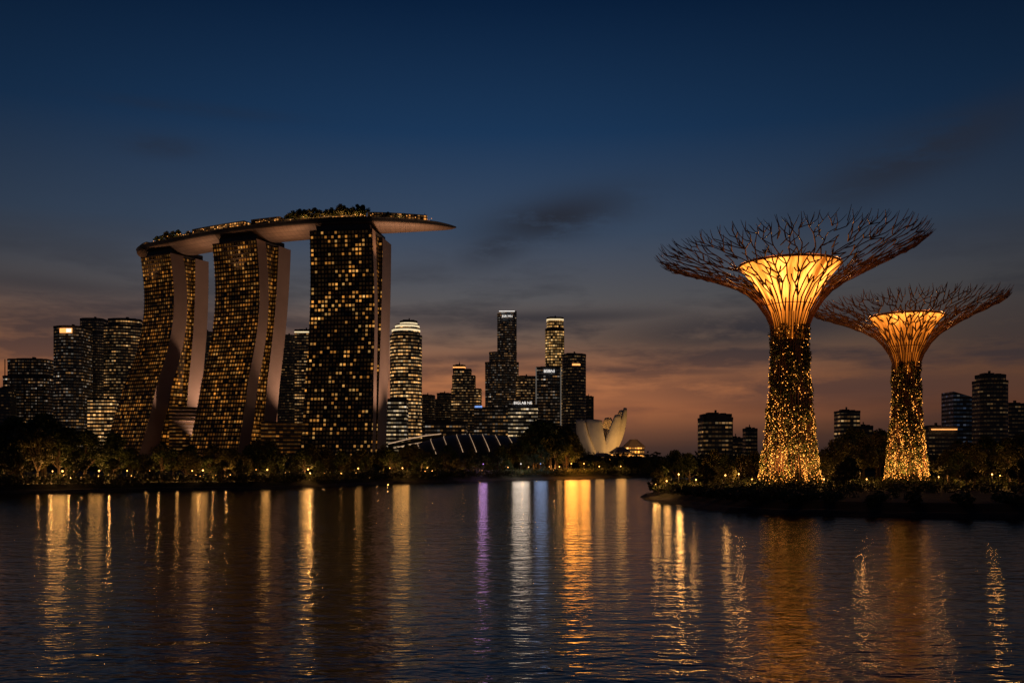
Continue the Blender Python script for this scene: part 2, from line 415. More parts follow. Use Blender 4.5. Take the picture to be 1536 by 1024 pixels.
def deck_f(px):
    best = min(range(401), key=lambda i: abs(768+dense[i][0]/dense[i][1]*F-px)); return cum[best]/TOT
def deck_w(f):
    l = min(1, (f/0.10)); r = min(1, (1-f)/0.36)
    return 19.5*math.sqrt(max(0, 1-(1-l)**2))**0.9*(math.sin(r*math.pi/2)**0.8)+0.05
DZ = 205.0
sk = root('rooftop_sky_deck', 'long boat-shaped roof park spanning the tops of three towers', 'rooftop deck', (-230, 822, DZ))
hull = MB(); org = Vector((-230, 822, DZ))
NS = 90; prof = [(-1, 1.3), (-1, 0), (-0.985, -1.6), (-0.9, -3.4), (-0.72, -5.6), (-0.45, -7.8), (-0.15, -9.0), (0.15, -9.0), (0.45, -7.8), (0.72, -5.6), (0.9, -3.4), (0.985, -1.6), (1, 0), (1, 1.3)]
rows = []
for k in range(NS+1):
    f = k/NS; c, T, Nn = deck_at(f); w = deck_w(f); dsc = (w/19.5)**0.7
    rows.append([hull.vert(c+Nn*(s*w)+Vector((0, 0, z*dsc if z < 0 else z*min(1, w/6)))+Vector((0, 0, DZ))-org) for s, z in prof])
for k, (A, B) in enumerate(zip(rows, rows[1:])):
    for j in range(len(prof)-1):
        u0, u1 = k/NS*TOT, (k+1)/NS*TOT
        hull.face((A[j], B[j], B[j+1], A[j+1]), [(u0, j*2.5), (u1, j*2.5), (u1, j*2.5+2.5), (u0, j*2.5+2.5)], 1 if j in (0, 1, len(prof)-3, len(prof)-2) else 0)
hull.obj('hull', [M_hull, M_dark], sk, smooth=True)
dk = MB(); dA = []
for A in rows: dA.append((dk.vert(Vector(hull.v[A[1]])+Vector((0, 0, .3))), dk.vert(Vector(hull.v[A[-2]])+Vector((0, 0, .3)))))
for a, b_ in zip(dA, dA[1:]): dk.face((a[0], b_[0], b_[1], a[1]))
dk.obj('deck_floor', [M_roof], sk)
for j in (0, -1):
    rl = MB(); rl.tube([Vector(hull.v[A[j]])+Vector((0, 0, .45)) for A in rows], .6, 5); rl.obj('edge_rail', [M_dark], sk)
M_pav = facade_mat('pavilion_glass', 2.6, 2.4, 0.34, (1, .36, .07, 1), (1, .5, .15, 1), 0.95, 0.5, 0.14, 0.2, (0.02, 0.015, 0.012, 1), 0.08, 8.0, clus=6)
for p0, p1, hh, off in ((212, 245, 4.5, -0.5), (310, 385, 7.0, -0.45), (390, 432, 8.0, -0.3), (438, 548, 5.0, -0.35), (556, 640, 6.5, -0.4)):
    f0, f1 = deck_f(p0), deck_f(p1)
    if f0 < .04: f0 = .04
    pv = MB(); n = 10; near = []; far = []
    for k in range(n+1):
        f = f0+(f1-f0)*k/n; c, T, Nn = deck_at(f); w = deck_w(f)
        near.append(c-org+Nn*(w*(off-0.35))+Vector((0, 0, DZ))); far.append(c-org+Nn*(w*(off+0.55))+Vector((0, 0, DZ)))
    ring = [(p.x, p.y) for p in near]+[(p.x, p.y) for p in far[::-1]]
    pv.prism(ring, 0.3, hh, 0, True, 1)
    pv.prism(ring, hh+0.05, hh+0.6, 1, True, 1)
    pv.obj('pavilion', [M_pav, M_dark], sk)
dl = MB()
for k in range(260):
    f = 0.02+0.93*R.random(); c, T, Nn = deck_at(f); w = deck_w(f)
    dens = mnoise.noise(Vector((f*30, 0, 1)))
    if dens < -.05: continue
    p = c-org+Nn*(-w*(0.93 if R.random() < .3 else R.uniform(.4, .93)))+Vector((0, 0, DZ+1.6+R.random()*4.0))
    dl.octa(p, R.uniform(0.15, 0.42))
o = dl.obj('deck_light', [M_deckl], sk); o['kind'] = 'stuff'
c, T, Nn = deck_at(0.92); p = c-org+Vector((0, 0, DZ)); an = MB(); an.tube([p, p+Vector((0, 0, 10))], 0.22, 5); an.obj('antenna', [M_pole], sk)
p2 = p+T*-14; an = MB(); an.tube([p2, p2+Vector((0, 0, 6))], 0.2, 5); an.obj('antenna', [M_pole], sk)
for px, e, vo in ((255, 26000, -12), (318, 28000, -10), (378, 24000, -10), (445, 46000, -10), (520, 26000, -10), (585, 38000, -8), (630, 34000, -5), (660, 14000, -3), (220, 20000, -10)):
    c, T, Nn = deck_at(deck_f(px)); ld = bpy.data.lights.new('hull_uplight', 'SPOT'); ld.energy = e*.95; ld.color = (1, .50, .24)
    ld.spot_size = math.radians(100); ld.spot_blend = 1; ld.shadow_soft_size = 2.5
    lo = bpy.data.objects.new('hull_uplight', ld); COL.objects.link(lo); lo.parent = sk
    lo.location = c-org+Nn*(vo-14)+Vector((0, 0, DZ-40)); lo.rotation_euler = (math.radians(180), 0, 0)
for px in (262, 290, 450, 475, 500, 525, 545, 350, 600):
    c, T, Nn = deck_at(deck_f(px)); ld = bpy.data.lights.new('deck_lamp', 'POINT'); ld.energy = 2200; ld.color = (1, .5, .15); ld.shadow_soft_size = .5
    lo = bpy.data.objects.new('deck_lamp', ld); COL.objects.link(lo); lo.parent = sk; lo.location = c-org+Nn*(-deck_w(deck_f(px))*.95)+Vector((0, 0, DZ+2.4))

M_pod = facade_mat('podium_windows', 3.0, 3.2, 0.35, amb, amb2, 0.5, 0.6, 0.05, 0.3, (0.05, 0.038, 0.03, 1), 0.10, 6.0, (0.10, 0.075, 0.06, 1))
for px0, px1, yt, d, lab in ((262, 312, 611, 850, 'low bridge hall with lit louvres joining two hotel towers'), (398, 468, 634, 770, 'low podium hall with lit horizontal louvres beside hotel towers'), (176, 300, 646, 960, 'low podium block with warm windows behind hotel towers')):
    w = (px1-px0)/F*d; x = (bx(px0, d)+bx(px1, d))/2; zt = bz(yt, d)-ZG
    rt = root('podium_hall', lab, 'building', (x, d, ZG)); m_ = MB()
    m_.prism([(-w/2, -14), (w/2, -14), (w/2, 14), (-w/2, 14)], 0, zt, 0, True, 1, slope=lambda p: -p[0]*0.06)
    m_.obj('facade', [M_pod, M_roof], rt)
    for k in range(1, 5):
        l_ = MB(); l_.box((0, -14.6, zt-3.2*k), (w*0.98, 1.0, 0.5)); l_.obj('louvre', [M_taupe], rt)

# ------------------------------------------------------------------ city skyline
def text_mesh(txt, size, mat, parent, loc, depth=0.3, sx=1.0):
    cu = bpy.data.curves.new('sign_text', 'FONT'); cu.body = txt; cu.size = size; cu.extrude = depth; cu.align_x = 'CENTER'; cu.align_y = 'CENTER'
    o = bpy.data.objects.new('tmp', cu); COL.objects.link(o)
    dg = bpy.context.evaluated_depsgraph_get(); me = bpy.data.meshes.new_from_object(o.evaluated_get(dg))
    bpy.data.objects.remove(o); me.materials.clear(); me.materials.append(mat)
    so = bpy.data.objects.new('sign', me); COL.objects.link(so); so.parent = parent; so.location = loc
    so.rotation_euler = (math.radians(90), 0, 0); so.scale = (sx, 1, 1); return so

W1 = (1, .47, .13, 1); W2 = (1, .68, .32, 1); C1 = (.95, .88, .75, 1)
GB = (0.045, 0.066, 0.095, 1); GM = (0.06, 0.075, 0.095, 1)
bm = {
 'dim': facade_mat('office_dim', 3.0, 4.0, 0.20, W1, W2, 0.42, 0.7, 0.1, 0.32, GB, 0.05, 11, GM, 4.5),
 'cool': facade_mat('office_cool', 3.2, 4.2, 0.30, W1, C1, 0.52, 0.8, 0.08, 0.3, GB, 0.06, 12, GM, 4.5),
 'warm': facade_mat('office_warm', 3.2, 4.2, 0.42, W1, W2, 0.65, 0.8, 0.08, 0.3, GB, 0.07, 13, GM, 4.0),
 'bright': facade_mat('office_bright', 3.4, 4.4, 0.72, W1, W2, 1.0, 0.6, 0.06, 0.28, GB, 0.1, 14, GM),
 'gold': facade_mat('office_gold', 3.4, 4.4, 0.95, (1, .50, .14, 1), (1, .64, .26, 1), 0.75, 0.3, 0.1, 0.22, (0.05, 0.04, 0.03, 1), 0.2, 15, (0.12, 0.09, 0.06, 1)),
 'white': facade_mat('office_white', 3.0, 4.4, 0.7, W2, (1, .85, .65, 1), 0.65, 0.9, 0.04, 0.3, GB, 0.05, 16, GM),
 'dark': facade_mat('office_dark', 3.2, 4.2, 0.09, W1, W2, 0.4, 0.8, 0.08, 0.3, GB, 0.02, 17, GM),
 'blue': facade_mat('office_blue', 3.2, 4.2, 0.15, (.35, .55, 1, 1), C1, 0.25, 0.8, 0.06, 0.3, (0.03, 0.06, 0.10, 1), 0.08, 18, GM),
}
def foot(shape, w, dep, rot):
    h = w/2; q = dep/2
    if shape == 'round': pts = [(h*math.cos(a), q*math.sin(a)) for a in [k*2*math.pi/28 for k in range(28)]]
    elif shape == 'oct': c = h*0.42; e = q*0.42; pts = [(-h, -q+e), (-h+c, -q), (h-c, -q), (h, -q+e), (h, q-e), (h-c, q), (-h+c, q), (-h, q-e)]
    elif shape == 'bow': pts = [(-h+2*h*k/12, -q*(0.55+0.45*math.sin(math.pi*k/12))) for k in range(13)]+[(h, q), (-h, q)]
    elif shape == 'notch': c = h*.14; pts = [(-h, -q+c), (-h+c, -q+c), (-h+c, -q), (h-c, -q), (h-c, -q+c), (h, -q+c), (h, q), (-h, q)]
    else: pts = [(-h, -q), (h, -q), (h, q), (-h, q)]
    ca, sa = math.cos(rot), math.sin(rot)
    pts = [(x*ca-y*sa, x*sa+y*ca) for x, y in pts]
    ex = max(p[0] for p in pts)-min(p[0] for p in pts); k = w/ex
    return [(x*k, y) for x, y in pts]
def building(tiers, d, mat, label, shape='box', rot=0.0, crown=None, slope=None, mast=0, cat='office tower', fins=0):
    px0, px1, yt = tiers[0]; cx = bx((px0+px1)/2, d); name = 'office_tower' if (HZ-tiers[-1][2])/F*d > 70 else 'city_building'
    rt = root(name, label, cat, (cx, d, ZG)); zb = 0
    body = MB()
    for i, (a, b_, y) in enumerate(tiers):
        w = (b_-a)/F*d; off = bx((a+b_)/2, d)-cx; zt = bz(y, d)-ZG
        ft = [(x+off, yy) for x, yy in foot(shape, w, min(w, 42)*(0.9 if i else 1), rot)]
        body.prism(ft, zb if i else 0, zt, 0, True, 1, slope if i == len(tiers)-1 else None)
        zb = zt
        if not slope or i < len(tiers)-1:
            big = [((x-off)*1.015+off, yy*1.015) for x, yy in ft]; n_ = len(big)
            pr = MB(); ins = [((x-off)*.97+off, yy*.97) for x, yy in ft]
            L4 = [[pr.vert((*q, z)) for q in lst] for lst, z in ((big, zt-1.4), (big, zt+1.2), (ins, zt+1.2), (ins, zt+.02))]
            for A, B_ in zip(L4, L4[1:]):
                for j in range(n_): pr.face((A[j], A[(j+1) % n_], B_[(j+1) % n_], B_[j]))
            pr.obj('parapet', [M_roof], rt)
    body.obj('facade', [bm[mat], M_roof], rt)
    w = (tiers[-1][1]-tiers[-1][0])/F*d
    if not slope:
        for bc, be in (((off-w*.12, 1, zt+1.4), (w*.4, w*.4, 2.8)), ((off+w*.24, -2, zt+1.1), (w*.2, w*.25, 2.2)), ((off+w*.02, 3, zt+3.4), (w*.06, w*.1, 4.0))):
            pl = MB(); pl.box(bc, be); pl.obj('roof_plant', [M_dark], rt)
    if fins:
        for k in range(fins+1):
            fn = MB(); fn.box((off-w/2+w*k/fins, -min(w, 42)/2-0.5, zt/2), (0.8, 1.0, zt)); fn.obj('facade_fin', [M_ledge], rt)
    if mast:
        ms = MB(); ms.tube([(off, 0, zt), (off, 0, zt+mast*.6), (off, 0, zt+mast)], [0.9, 0.5, 0.15], 6); ms.obj('mast', [M_pole], rt)
    if crown:
        c_, ch = crown; cr_ = MB(); ft = [((x-off)*1.02+off, yy*1.02) for x, yy in ft]
        cr_.prism(ft, zt-ch, zt-1.6, 0, False); cr_.obj('lit_crown', [c_], rt)
    return rt, off, zt, w
B = building
B([(0, 20, 583)], 1250, 'dark', 'low dark office block with few lit windows')
B([(14, 80, 566), (20, 77, 541)], 1300, 'cool', 'broad dark-blue office block with scattered lit floors', 'notch', fins=6)
B([(70, 92, 575)], 1420, 'dim', 'narrow dim office block between larger towers')
rt, of, zt, w = B([(86, 129, 492)], 1250, 'cool', 'glass office tower with glowing sign at its top corner', 'bow')
s_ = MB(); s_.box((of+2, -w/2*1.0-1.2, zt-6), (w*.42, 1.0, 6)); s_.obj('sign', [M_signo], rt)
s_ = MB(); s_.box((of+6, -w/2*1.0-1.8, zt-6), (w*.16, .6, 4.5)); s_.obj('sign', [M_signw], rt)
B([(120, 164, 500), (124, 158, 480)], 1400, 'dim', 'dark stepped office tower beside a curved tower', 'oct')
B([(158, 217, 490), (164, 214, 481)], 1300, 'warm', 'curved office tower with warm lit floors', 'bow', rot=0.2)
B([(140, 180, 600)], 1150, 'bright', 'low lit office block among towers')
B([(298, 322, 500)], 1350, 'dim', 'slim dim tower seen between hotel towers', 'notch')
B([(276, 300, 560)], 1400, 'dark', 'slim dark tower behind a hotel tower', 'box')
B([(418, 447, 505)], 1350, 'dim', 'dim office tower behind a hotel tower', 'oct')
B([(445, 472, 497)], 1300, 'warm', 'warm lit office tower with glowing crown behind a hotel tower', 'box', crown=(M_crown, 3.5))
rt, of, zt, w = B([(585, 633, 505), (588, 630, 495), (593, 629, 489), (600, 626, 483)], 1200, 'bright', 'tall round-topped office tower with bright stepped crown', 'round', crown=(M_crown, 5))
for a, b_, y in ((593, 629, 490), (588, 630, 496)):
    c2 = MB()
    ft = foot('round', (b_-a)/F*1200*1.02, min((b_-a)/F*1200, 42)*.93, 0); o_ = bx((a+b_)/2, 1200)-bx(609, 1200)
    c2.prism([(x+o_, yy) for x, yy in ft], bz(y, 1200)-ZG-1.5, bz(y, 1200)-ZG+.8, 0, False)
    c2.obj('lit_crown', [M_crown], rt)
B([(580, 611, 600)], 1050, 'white', 'mid-rise block with bright white floors')
B([(630, 652, 594)], 1500, 'dim', 'dim mid-rise block in the skyline')
B([(650, 680, 600), (656, 677, 591)], 1600, 'dim', 'dim stepped mid-rise block in the skyline')
B([(678, 722, 585), (679, 713, 565), (680, 707, 555), (680, 698, 549)], 1450, 'warm', 'stepped office tower with lit top and small mast', 'notch', mast=8, crown=(M_signo, 3.5))
rt, of, zt, w = B([(728, 778, 545), (734, 775, 530), (746, 775, 470)], 1650, 'cool', 'tallest slender dark skyscraper with white lit roof sign', 'oct', slope=lambda p: (p[0])*0.12)
text_mesh('ESR MN', 5.2, M_signw, rt, (of+0.5, -19.5, zt-8), sx=1.05)
s_ = MB(); s_.box((of, -18.6, zt+1), (w*.8, 1, 1.2)); s_.obj('lit_crown', [M_signw], rt)
B([(774, 804, 566)], 1500, 'warm', 'office block with warm lit floors beside skyscraper', 'notch')
rt, of, zt, w = B([(712, 764, 614)], 1150, 'cool', 'low office block with blue roof light')
s_ = MB(); s_.box((of-16, -20, zt+2), (9, 1, 3)); s_.obj('sign', [M_signb], rt)
rt, of, zt, w = B([(762, 806, 609)], 1100, 'white', 'low block with bright white floors and roof lettering')
text_mesh('BIGLAB NE', 4.4, M_signw, rt, (of, -19, zt+2.6), sx=1.0)
rt, of, zt, w = B([(804, 840, 553)], 1300, 'cool', 'office tower with white edges and lit lettering at the top', 'box')
text_mesh('BSBNI', 5.6, M_signw, rt, (of+1, -w/2-1.5, zt-5), sx=1.05)
M_edge = emit_mat('soft_white_edge', (1, .88, .75, 1), 0.10)
for sx_ in (-1, 1):
    fn = MB(); fn.box((of+sx_*(w/2+.3), -w/2-0.8, zt/2), (1.4, 1.0, zt)); fn.obj('lit_edge', [M_edge], rt)
B([(816, 848, 560), (818, 846, 495), (820, 845, 478)], 1500, 'gold', 'tall golden lit tower with octagonal plan', 'oct', crown=(M_crown, 4))
rt, of, zt, w = B([(843, 879, 533)], 1250, 'dim', 'dark cylindrical tower with glowing orange band near top', 'round')
s_ = MB(); s_.prism([(w*.41*1.02*math.cos(a)+w*.02, w/2*1.03*math.sin(a)) for a in [math.pi*(1.1+.8*k/12) for k in range(13)]], zt-15, zt-12.5, 0, False); s_.obj('lit_band', [M_signo], rt)
B([(876, 890, 596)], 1300, 'dark', 'low dark block at the foot of a round tower')
B([(640, 700, 634)], 1000, 'cool', 'low wide office block with lit floors')
B([(840, 878, 640)], 1200, 'dark', 'low dark block near the waterfront museum')
B([(1051, 1095, 628), (1053, 1094, 623)], 900, 'warm', 'mid-rise block with warm windows across the river', 'notch')
B([(1096, 1112, 658)], 950, 'dim', 'low dim block beside a lit mid-rise')
B([(1116, 1134, 644)], 1000, 'dim', 'low slim block in the distance')
B([(1256, 1285, 618)], 950, 'warm', 'mid-rise block with warm windows rising over trees', 'box')
B([(1286, 1306, 640)], 1000, 'dark', 'dark low block over the trees')
rt, of, zt, w = B([(1384, 1426, 642)], 900, 'dim', 'low block with lit roof strip')
s_ = MB(); s_.box((of, -15.8, zt-1.6), (w*.9, .8, 1.1)); s_.obj('lit_strip', [M_signo], rt)
B([(1421, 1460, 590)], 950, 'blue', 'blue glass tower with sloping pointed roof', 'box', slope=lambda p: 10-abs(p[0]+4)*0.95)
B([(1464, 1506, 573), (1467, 1504, 564)], 900, 'dim', 'dark tower with sparse lit windows', 'oct')
B([(1502, 1545, 608)], 950, 'dim', 'lower dark tower with sparse windows', 'box')

# ------------------------------------------------------------------ vaulted exhibition hall
rt = root('exhibition_hall', 'long low hall with vaulted roof and lit curved ribs', 'hall', (bx(712, 560), 560, ZG))
roof_ = MB(); L = 84.0; n = 60; m = 14
def hall(u, a):
    k = u/L; hgt = 20.0*(1-((k-0.5)*2)**2*0.22) if k > 0.5 else 20.0*(1-((k-0.5)*2)**2*0.5)
    x = -L/2+u+(1-math.sin(a))*7.0-3
    return Vector((x, -30*math.cos(a), max(0.0, hgt*math.sin(a)**0.6) if 0 < a < math.pi-.001 else 0))
g_ = [[roof_.vert(hall(L*i/n, math.pi*j/m)) for j in range(m+1)] for i in range(n+1)]
for i in range(n):
    for j in range(m): roof_.face((g_[i][j], g_[i+1][j], g_[i+1][j+1], g_[i][j+1]))
for e in (g_[0], g_[-1][::-1]): roof_.face(e[::-1])
roof_.obj('vault_roof', [simple_mat('vault_metal', (0.09, 0.075, 0.065, 1), 0.6, metal=0.1)], rt, smooth=True)
for i in range(11):
    ribs = MB()
    u = L*(i+.5)/11; pts = [hall(u, math.pi*j/24)+Vector((0, -.25, .35)) for j in range(2, 13)]
    ribs.tube(pts, [.18-.009*j for j in range(11)], 4); ribs.obj('lit_rib', [M_rib], rt)
rt = root('entrance_canopy', 'sloping white-lit canopy beside the exhibition hall', 'canopy', (bx(615, 600), 600, ZG))
for pts, rr_ in ((((-14, 0, 15), (-4, 0, 17.5), (8, 0, 20), (20, 0, 21.5)), .32), (((-12, 3, 12), (-2, 3, 14.5), (10, 3, 16.5), (20, 3, 17.5)), .22)):
    c_ = MB(); c_.tube(pts, rr_, 5); c_.obj('lit_edge', [M_rib], rt)
for x in (-12, -2, 8, 18):
    c_ = MB(); c_.tube([(x, 2, 0), (x, 2, 14+x*.2)], .4, 6); c_.obj('column', [M_dark], rt)
c_ = MB(); c_.quad((-14, 0, 14.4), (20, 0, 20.9), (20, 12, 19), (-14, 12, 13)); c_.obj('canopy_roof', [M_dark], rt)

# ------------------------------------------------------------------ lotus-shaped museum
D = 640.0
rt = root('lotus_museum', 'white lotus-shaped museum with upward curving petals lit gold', 'museum', (bx(902, D), D, ZG))
def petal(phi, H, Rr, W, lean, thick=4.0, tip=.35, inward=0.0):
    m_ = MB(); n = 20; rows = []
    e = Vector((math.cos(phi), math.sin(phi), 0)); s_ = Vector((-e.y, e.x, 0))
    for k in range(n+1):
        f = k/n
        r = 2.5+Rr*math.sin(f*math.pi*0.5*lean)-inward*f*f
        z = 2.0+H*(0.30*f+0.70*f**1.5)
        w = W*(0.25+0.75*math.sin(min(1, f*1.5)*math.pi*0.5))*(1 if f < .55 else 1-(1-tip)*((f-.55)/.45)**2.0)
        th = thick*(1-.7*f)
        ring = []
        for q in range(9):
            a = -1+q/4.0
            ring.append(e*(r-abs(a)**2*w*0.5)+s_*(a*w)+Vector((0, 0, z-abs(a)**2*w*.12)))
        for q in range(9):
            a = 1-q/4.0
            ring.append(e*(r-th-abs(a)**2*w*0.42)+s_*(a*w*.93)+Vector((0, 0, z+th*.3-abs(a)**2*w*.12)))
        rows.append([m_.vert(p) for p in ring])
    L_ = len(rows[0])
    for A, B_ in zip(rows, rows[1:]):
        for j in range(L_): m_.face((A[j], A[(j+1) % L_], B_[(j+1) % L_], B_[j]))
    m_.face(rows[-1]); m_.face(rows[0][::-1])
    m_.obj('petal', [M_white], rt, smooth=True)
rad = math.radians
for ph, H, Rr, W, ln_, tip, inw in ((190, 30, 17, 10, 1.0, .75, 2), (222, 30, 15, 10.5, 1.0, .8, 5), (158, 30, 14, 8.0, .95, .6, 0), (254, 24, 12, 8.5, 1.05, .8, 5),
                          (-12, 38, 16, 7.5, 1.0, .30, 1), (-42, 33, 15, 8, 1.0, .35, 2), (-74, 18, 11, 6.5, 1.1, .6, 2), (24, 37, 15, 6.5, .88, .3, 0), (62, 32, 12, 6, .85, .4, 0), (98, 30, 12, 6, .85, .4, 0), (130, 30, 13, 6, .9, .5, 0)):
    petal(rad(ph), H, Rr, W, ln_, tip=tip, inward=inw)
c_ = MB(); c_.lathe([(9, 0), (8, 3), (4.5, 5), (3.5, 9), (0.1, 10)], n=20); c_.obj('base', [M_white], rt, smooth=True)
for ax, ay, az_, e, colr in ((22, -34, 4, 24000, (1, .52, .15)), (34, -10, 4, 12000, (1, .5, .13)), (-24, -50, 5, 9000, (1, .66, .42)), (2, 2, 16, 4500, (1, .5, .13))):
    ld = bpy.data.lights.new('floodlight', 'POINT'); ld.energy = e; ld.color = colr; ld.shadow_soft_size = 1.0
    lo = bpy.data.objects.new('floodlight', ld); COL.objects.link(lo); lo.parent = rt; lo.location = (ax, ay, az_)

M_gold = facade_mat('golden_pavilion_glass', 2.0, 3.0, 0.8, (1, .35, .05, 1), (1, .47, .12, 1), 2.2, 0.3, 0.12, 0.25, (0.05, 0.03, 0.02, 1), 0.2, 21)
for px0, px1, yt, d in ((884, 922, 682, 560), (915, 946, 674, 600), (935, 966, 664, 680), (896, 930, 692, 480), (940, 972, 686, 520), (872, 900, 688, 500)):
    w = (px1-px0)/F*d; zt = max(bz(yt, d)-ZG, 3.5)
    r2 = root('waterfront_pavilion', 'low waterfront pavilion glowing with golden light', 'pavilion', (bx((px0+px1)/2, d), d, ZG), 'golden waterfront pavilions')
    m_ = MB(); m_.prism(foot('oct', w, 10, 0), 0, zt*.8, 0, True, 1); m_.obj('wall', [M_gold, M_roof], r2)
    m_ = MB(); ft = foot('oct', w*1.12, 12, 0); n_ = len(ft)
    lo_ = [m_.vert((*q, zt*.82)) for q in ft]; hi_ = [m_.vert((q[0]*.3, q[1]*.3, zt*1.15)) for q in ft]
    for j in range(n_): m_.face((lo_[j], lo_[(j+1) % n_], hi_[(j+1) % n_], hi_[j]))
    m_.face(hi_); m_.obj('roof', [M_taupe], r2)

# ------------------------------------------------------------------ trees
def leaf_card(mb, c, size, rr, mi=0):
    a = Vector((rr.gauss(0, 1), rr.gauss(0, 1), rr.gauss(0, 1))).normalized()
    b_ = a.cross(Vector((rr.gauss(0, 1), rr.gauss(0, 1), rr.gauss(0, 1)))).normalized()
    s = size*rr.uniform(.6, 1.3)
    mb.quad(c-a*s, c+b_*s*.45, c+a*s, c-b_*s*.45, None, mi)
def tree_meshes(seed, h=10.0, spread=4.2, low=0.28, leaves=3000, lsz=0.34):
    rr = random.Random(seed); tk = MB(); cw = MB()
    bend = Vector((rr.uniform(-.6, .6), rr.uniform(-.6, .6), 0))
    fork = Vector((0, 0, h*low*1.1))+bend*.5
    tk.tube([(0, 0, -.3), (0, 0, .3), fork*.5, fork], [.42, .30, .24, .2], 8)
    cl = []
    for i in range(24):
        a = rr.uniform(0, 2*math.pi); z = h*(low+.12+(1-low-.16)*rr.random()**.85); f = (z/h-low)/(1-low)
        prof = math.sin(min(1, max(.08, f*.9+.22))*math.pi)**.6
        r_ = spread*prof*math.sqrt(rr.uniform(.15, 1))*rr.uniform(.75, 1.15)
        cl.append((Vector((math.cos(a)*r_, math.sin(a)*r_, z))+bend, rr.uniform(.8, 1.5)*h/10))
    for c, s in cl[:14]:
        mid = fork+(c-fork)*.5+Vector((0, 0, .4))+Vector((rr.uniform(-.3, .3), rr.uniform(-.3, .3), 0))
        tk.tube([fork, mid, c], [.16, .09, .03], 5, cap=False)
    for k in range(leaves):
        c, s = cl[k % len(cl)]
        d_ = Vector((rr.gauss(0, 1), rr.gauss(0, 1), rr.gauss(0, .7)))
        d_ = d_.normalized()*s*rr.random()**.45
        leaf_card(cw, c+d_, lsz, rr, 0)
    return tk, cw
def palm_meshes(seed, h=9.0):
    rr = random.Random(seed); tk = MB(); cw = MB(); top = Vector((rr.uniform(-.8, .8), rr.uniform(-.5, .5), h))
    tk.tube([(0, 0, -.3), (top.x*.2, top.y*.2, h*.33), (top.x*.6, top.y*.6, h*.7), top], [.28, .2, .17, .15], 7)
    for i in range(17):
        a = i*2.4; el = rr.uniform(-.2, 1.1); L_ = rr.uniform(2.6, 3.4); pts = []
        for k in range(9):
            f = k/8; x = L_*f*math.cos(el*(1-f*.4)); z = L_*f*math.sin(el)-1.6*f*f*L_*.5
            pts.append(top+Vector((math.cos(a)*x, math.sin(a)*x, z)))
        cw.tube(pts, [.05]*8+[.01], 3, cap=False)
        sd_ = Vector((-math.sin(a), math.cos(a), 0))
        for k in range(1, 9):
            for q in range(3):
                p = pts[k-1]+(pts[k]-pts[k-1])*(q/3); d_ = (pts[k]-pts[k-1]).normalized()
                for sg in (-1, 1):
                    tip = p+sd_*sg*.75*math.sin(math.pi*(.15+.8*(k/9)))+d_*.35-Vector((0, 0, .35))
                    cw.quad(p, p+d_*.12, tip, p-d_*.02)
    return tk, cw
protos = []
for i in range(6):
    tk, cw = tree_meshes(100+i, 10, R.uniform(3.6, 4.8), R.uniform(.18, .32))
    a = tk.obj('trunk', [M_bark]); b_ = cw.obj('crown', [M_leaf if i % 2 else M_leaf2]); protos.append((a, b_, 'broadleaf_tree'))
for i in range(2):
    tk, cw = palm_meshes(200+i); a = tk.obj('trunk', [M_bark]); b_ = cw.obj('crown', [M_leaf2]); protos.append((a, b_, 'palm_tree'))
for a, b_, _ in protos: COL.objects.unlink(a); COL.objects.unlink(b_)
LBL = {'shore': 'leafy broadleaf tree on the dark riverbank', 'isl': 'leafy broadleaf tree on the garden island lawn', 'deck': 'small leafy tree planted on the rooftop sky deck'}
GRP = {'shore': 'trees along the riverbank', 'isl': 'trees on the garden island', 'deck': 'trees on the rooftop deck'}
ntree = 0
def plant(x, y, z, h, where, palm=False):
    global ntree
    i = R.choice([6, 7]) if palm else R.randrange(6)
    a, b_, nm = protos[i]; s = h/10.0
    lab = LBL[where].replace('leafy broadleaf', 'slender palm') if palm else LBL[where]
    e = root(nm, lab, 'palm' if palm else 'tree', (x, y, z), GRP[where], R.uniform(0, 6.28))
    e.scale = (s*R.uniform(.9, 1.2), s*R.uniform(.9, 1.2), s)
    for o in (a, b_):
        c = o.copy(); COL.objects.link(c); c.parent = e
    ntree += 1
top_y = [(-200, 640), (0, 628), (60, 624), (150, 640), (190, 664), (300, 668), (420, 662), (520, 668), (600, 664), (700, 670), (790, 660), (812, 640), (830, 630), (852, 640), (872, 684), (960, 690), (1100, 680), (1600, 660)]
def shore_pos(s):
    pts = [(-330, 161)]+SHORE[1:8]
    for a, b_ in zip(pts, pts[1:]):
        L_ = math.dist(a, b_)
        if s <= L_:
            f = s/L_; return (a[0]+(b_[0]-a[0])*f, a[1]+(b_[1]-a[1])*f, -(b_[1]-a[1])/L_, (b_[0]-a[0])/L_)
        s -= L_
    return None
for off, step, hk, jit in ((8, 7.5, .62, 2.5), (17, 6.5, .86, 3), (30, 6.0, 1.0, 4)):
    s = 120.0
    while True:
        q = shore_pos(s+R.uniform(-2, 2))
        if q is None: break
        o = off+R.uniform(-jit, jit); x, y = q[0]+q[2]*o, q[1]+q[3]*o
        px = 768+x/y*F
        if -60 < px < 1000:
            h = (bz(interp(px, top_y)+R.uniform(-3, 14), y)-ZG)*hk
            h = max(h, 4.5)
            plant(x, y, ZG-.1, h, 'shore', palm=(R.random() < .08 and off < 20))
        s += step*R.uniform(.8, 1.25)
for k in range(8):
    plant(bx(804+k*7, 318), 318+R.uniform(-6, 10), ZG-.1, bz(636-10*math.sin(k*.9)+R.uniform(0, 8), 318)-ZG, 'shore')
isl_y = [(960, 700), (985, 682), (1010, 664), (1045, 660), (1100, 672), (1145, 680), (1228, 676), (1262, 655), (1285, 640), (1312, 640), (1345, 664), (1400, 674), (1450, 658), (1536, 652), (1700, 650)]
cnt = 0; tries = 0; placed = []
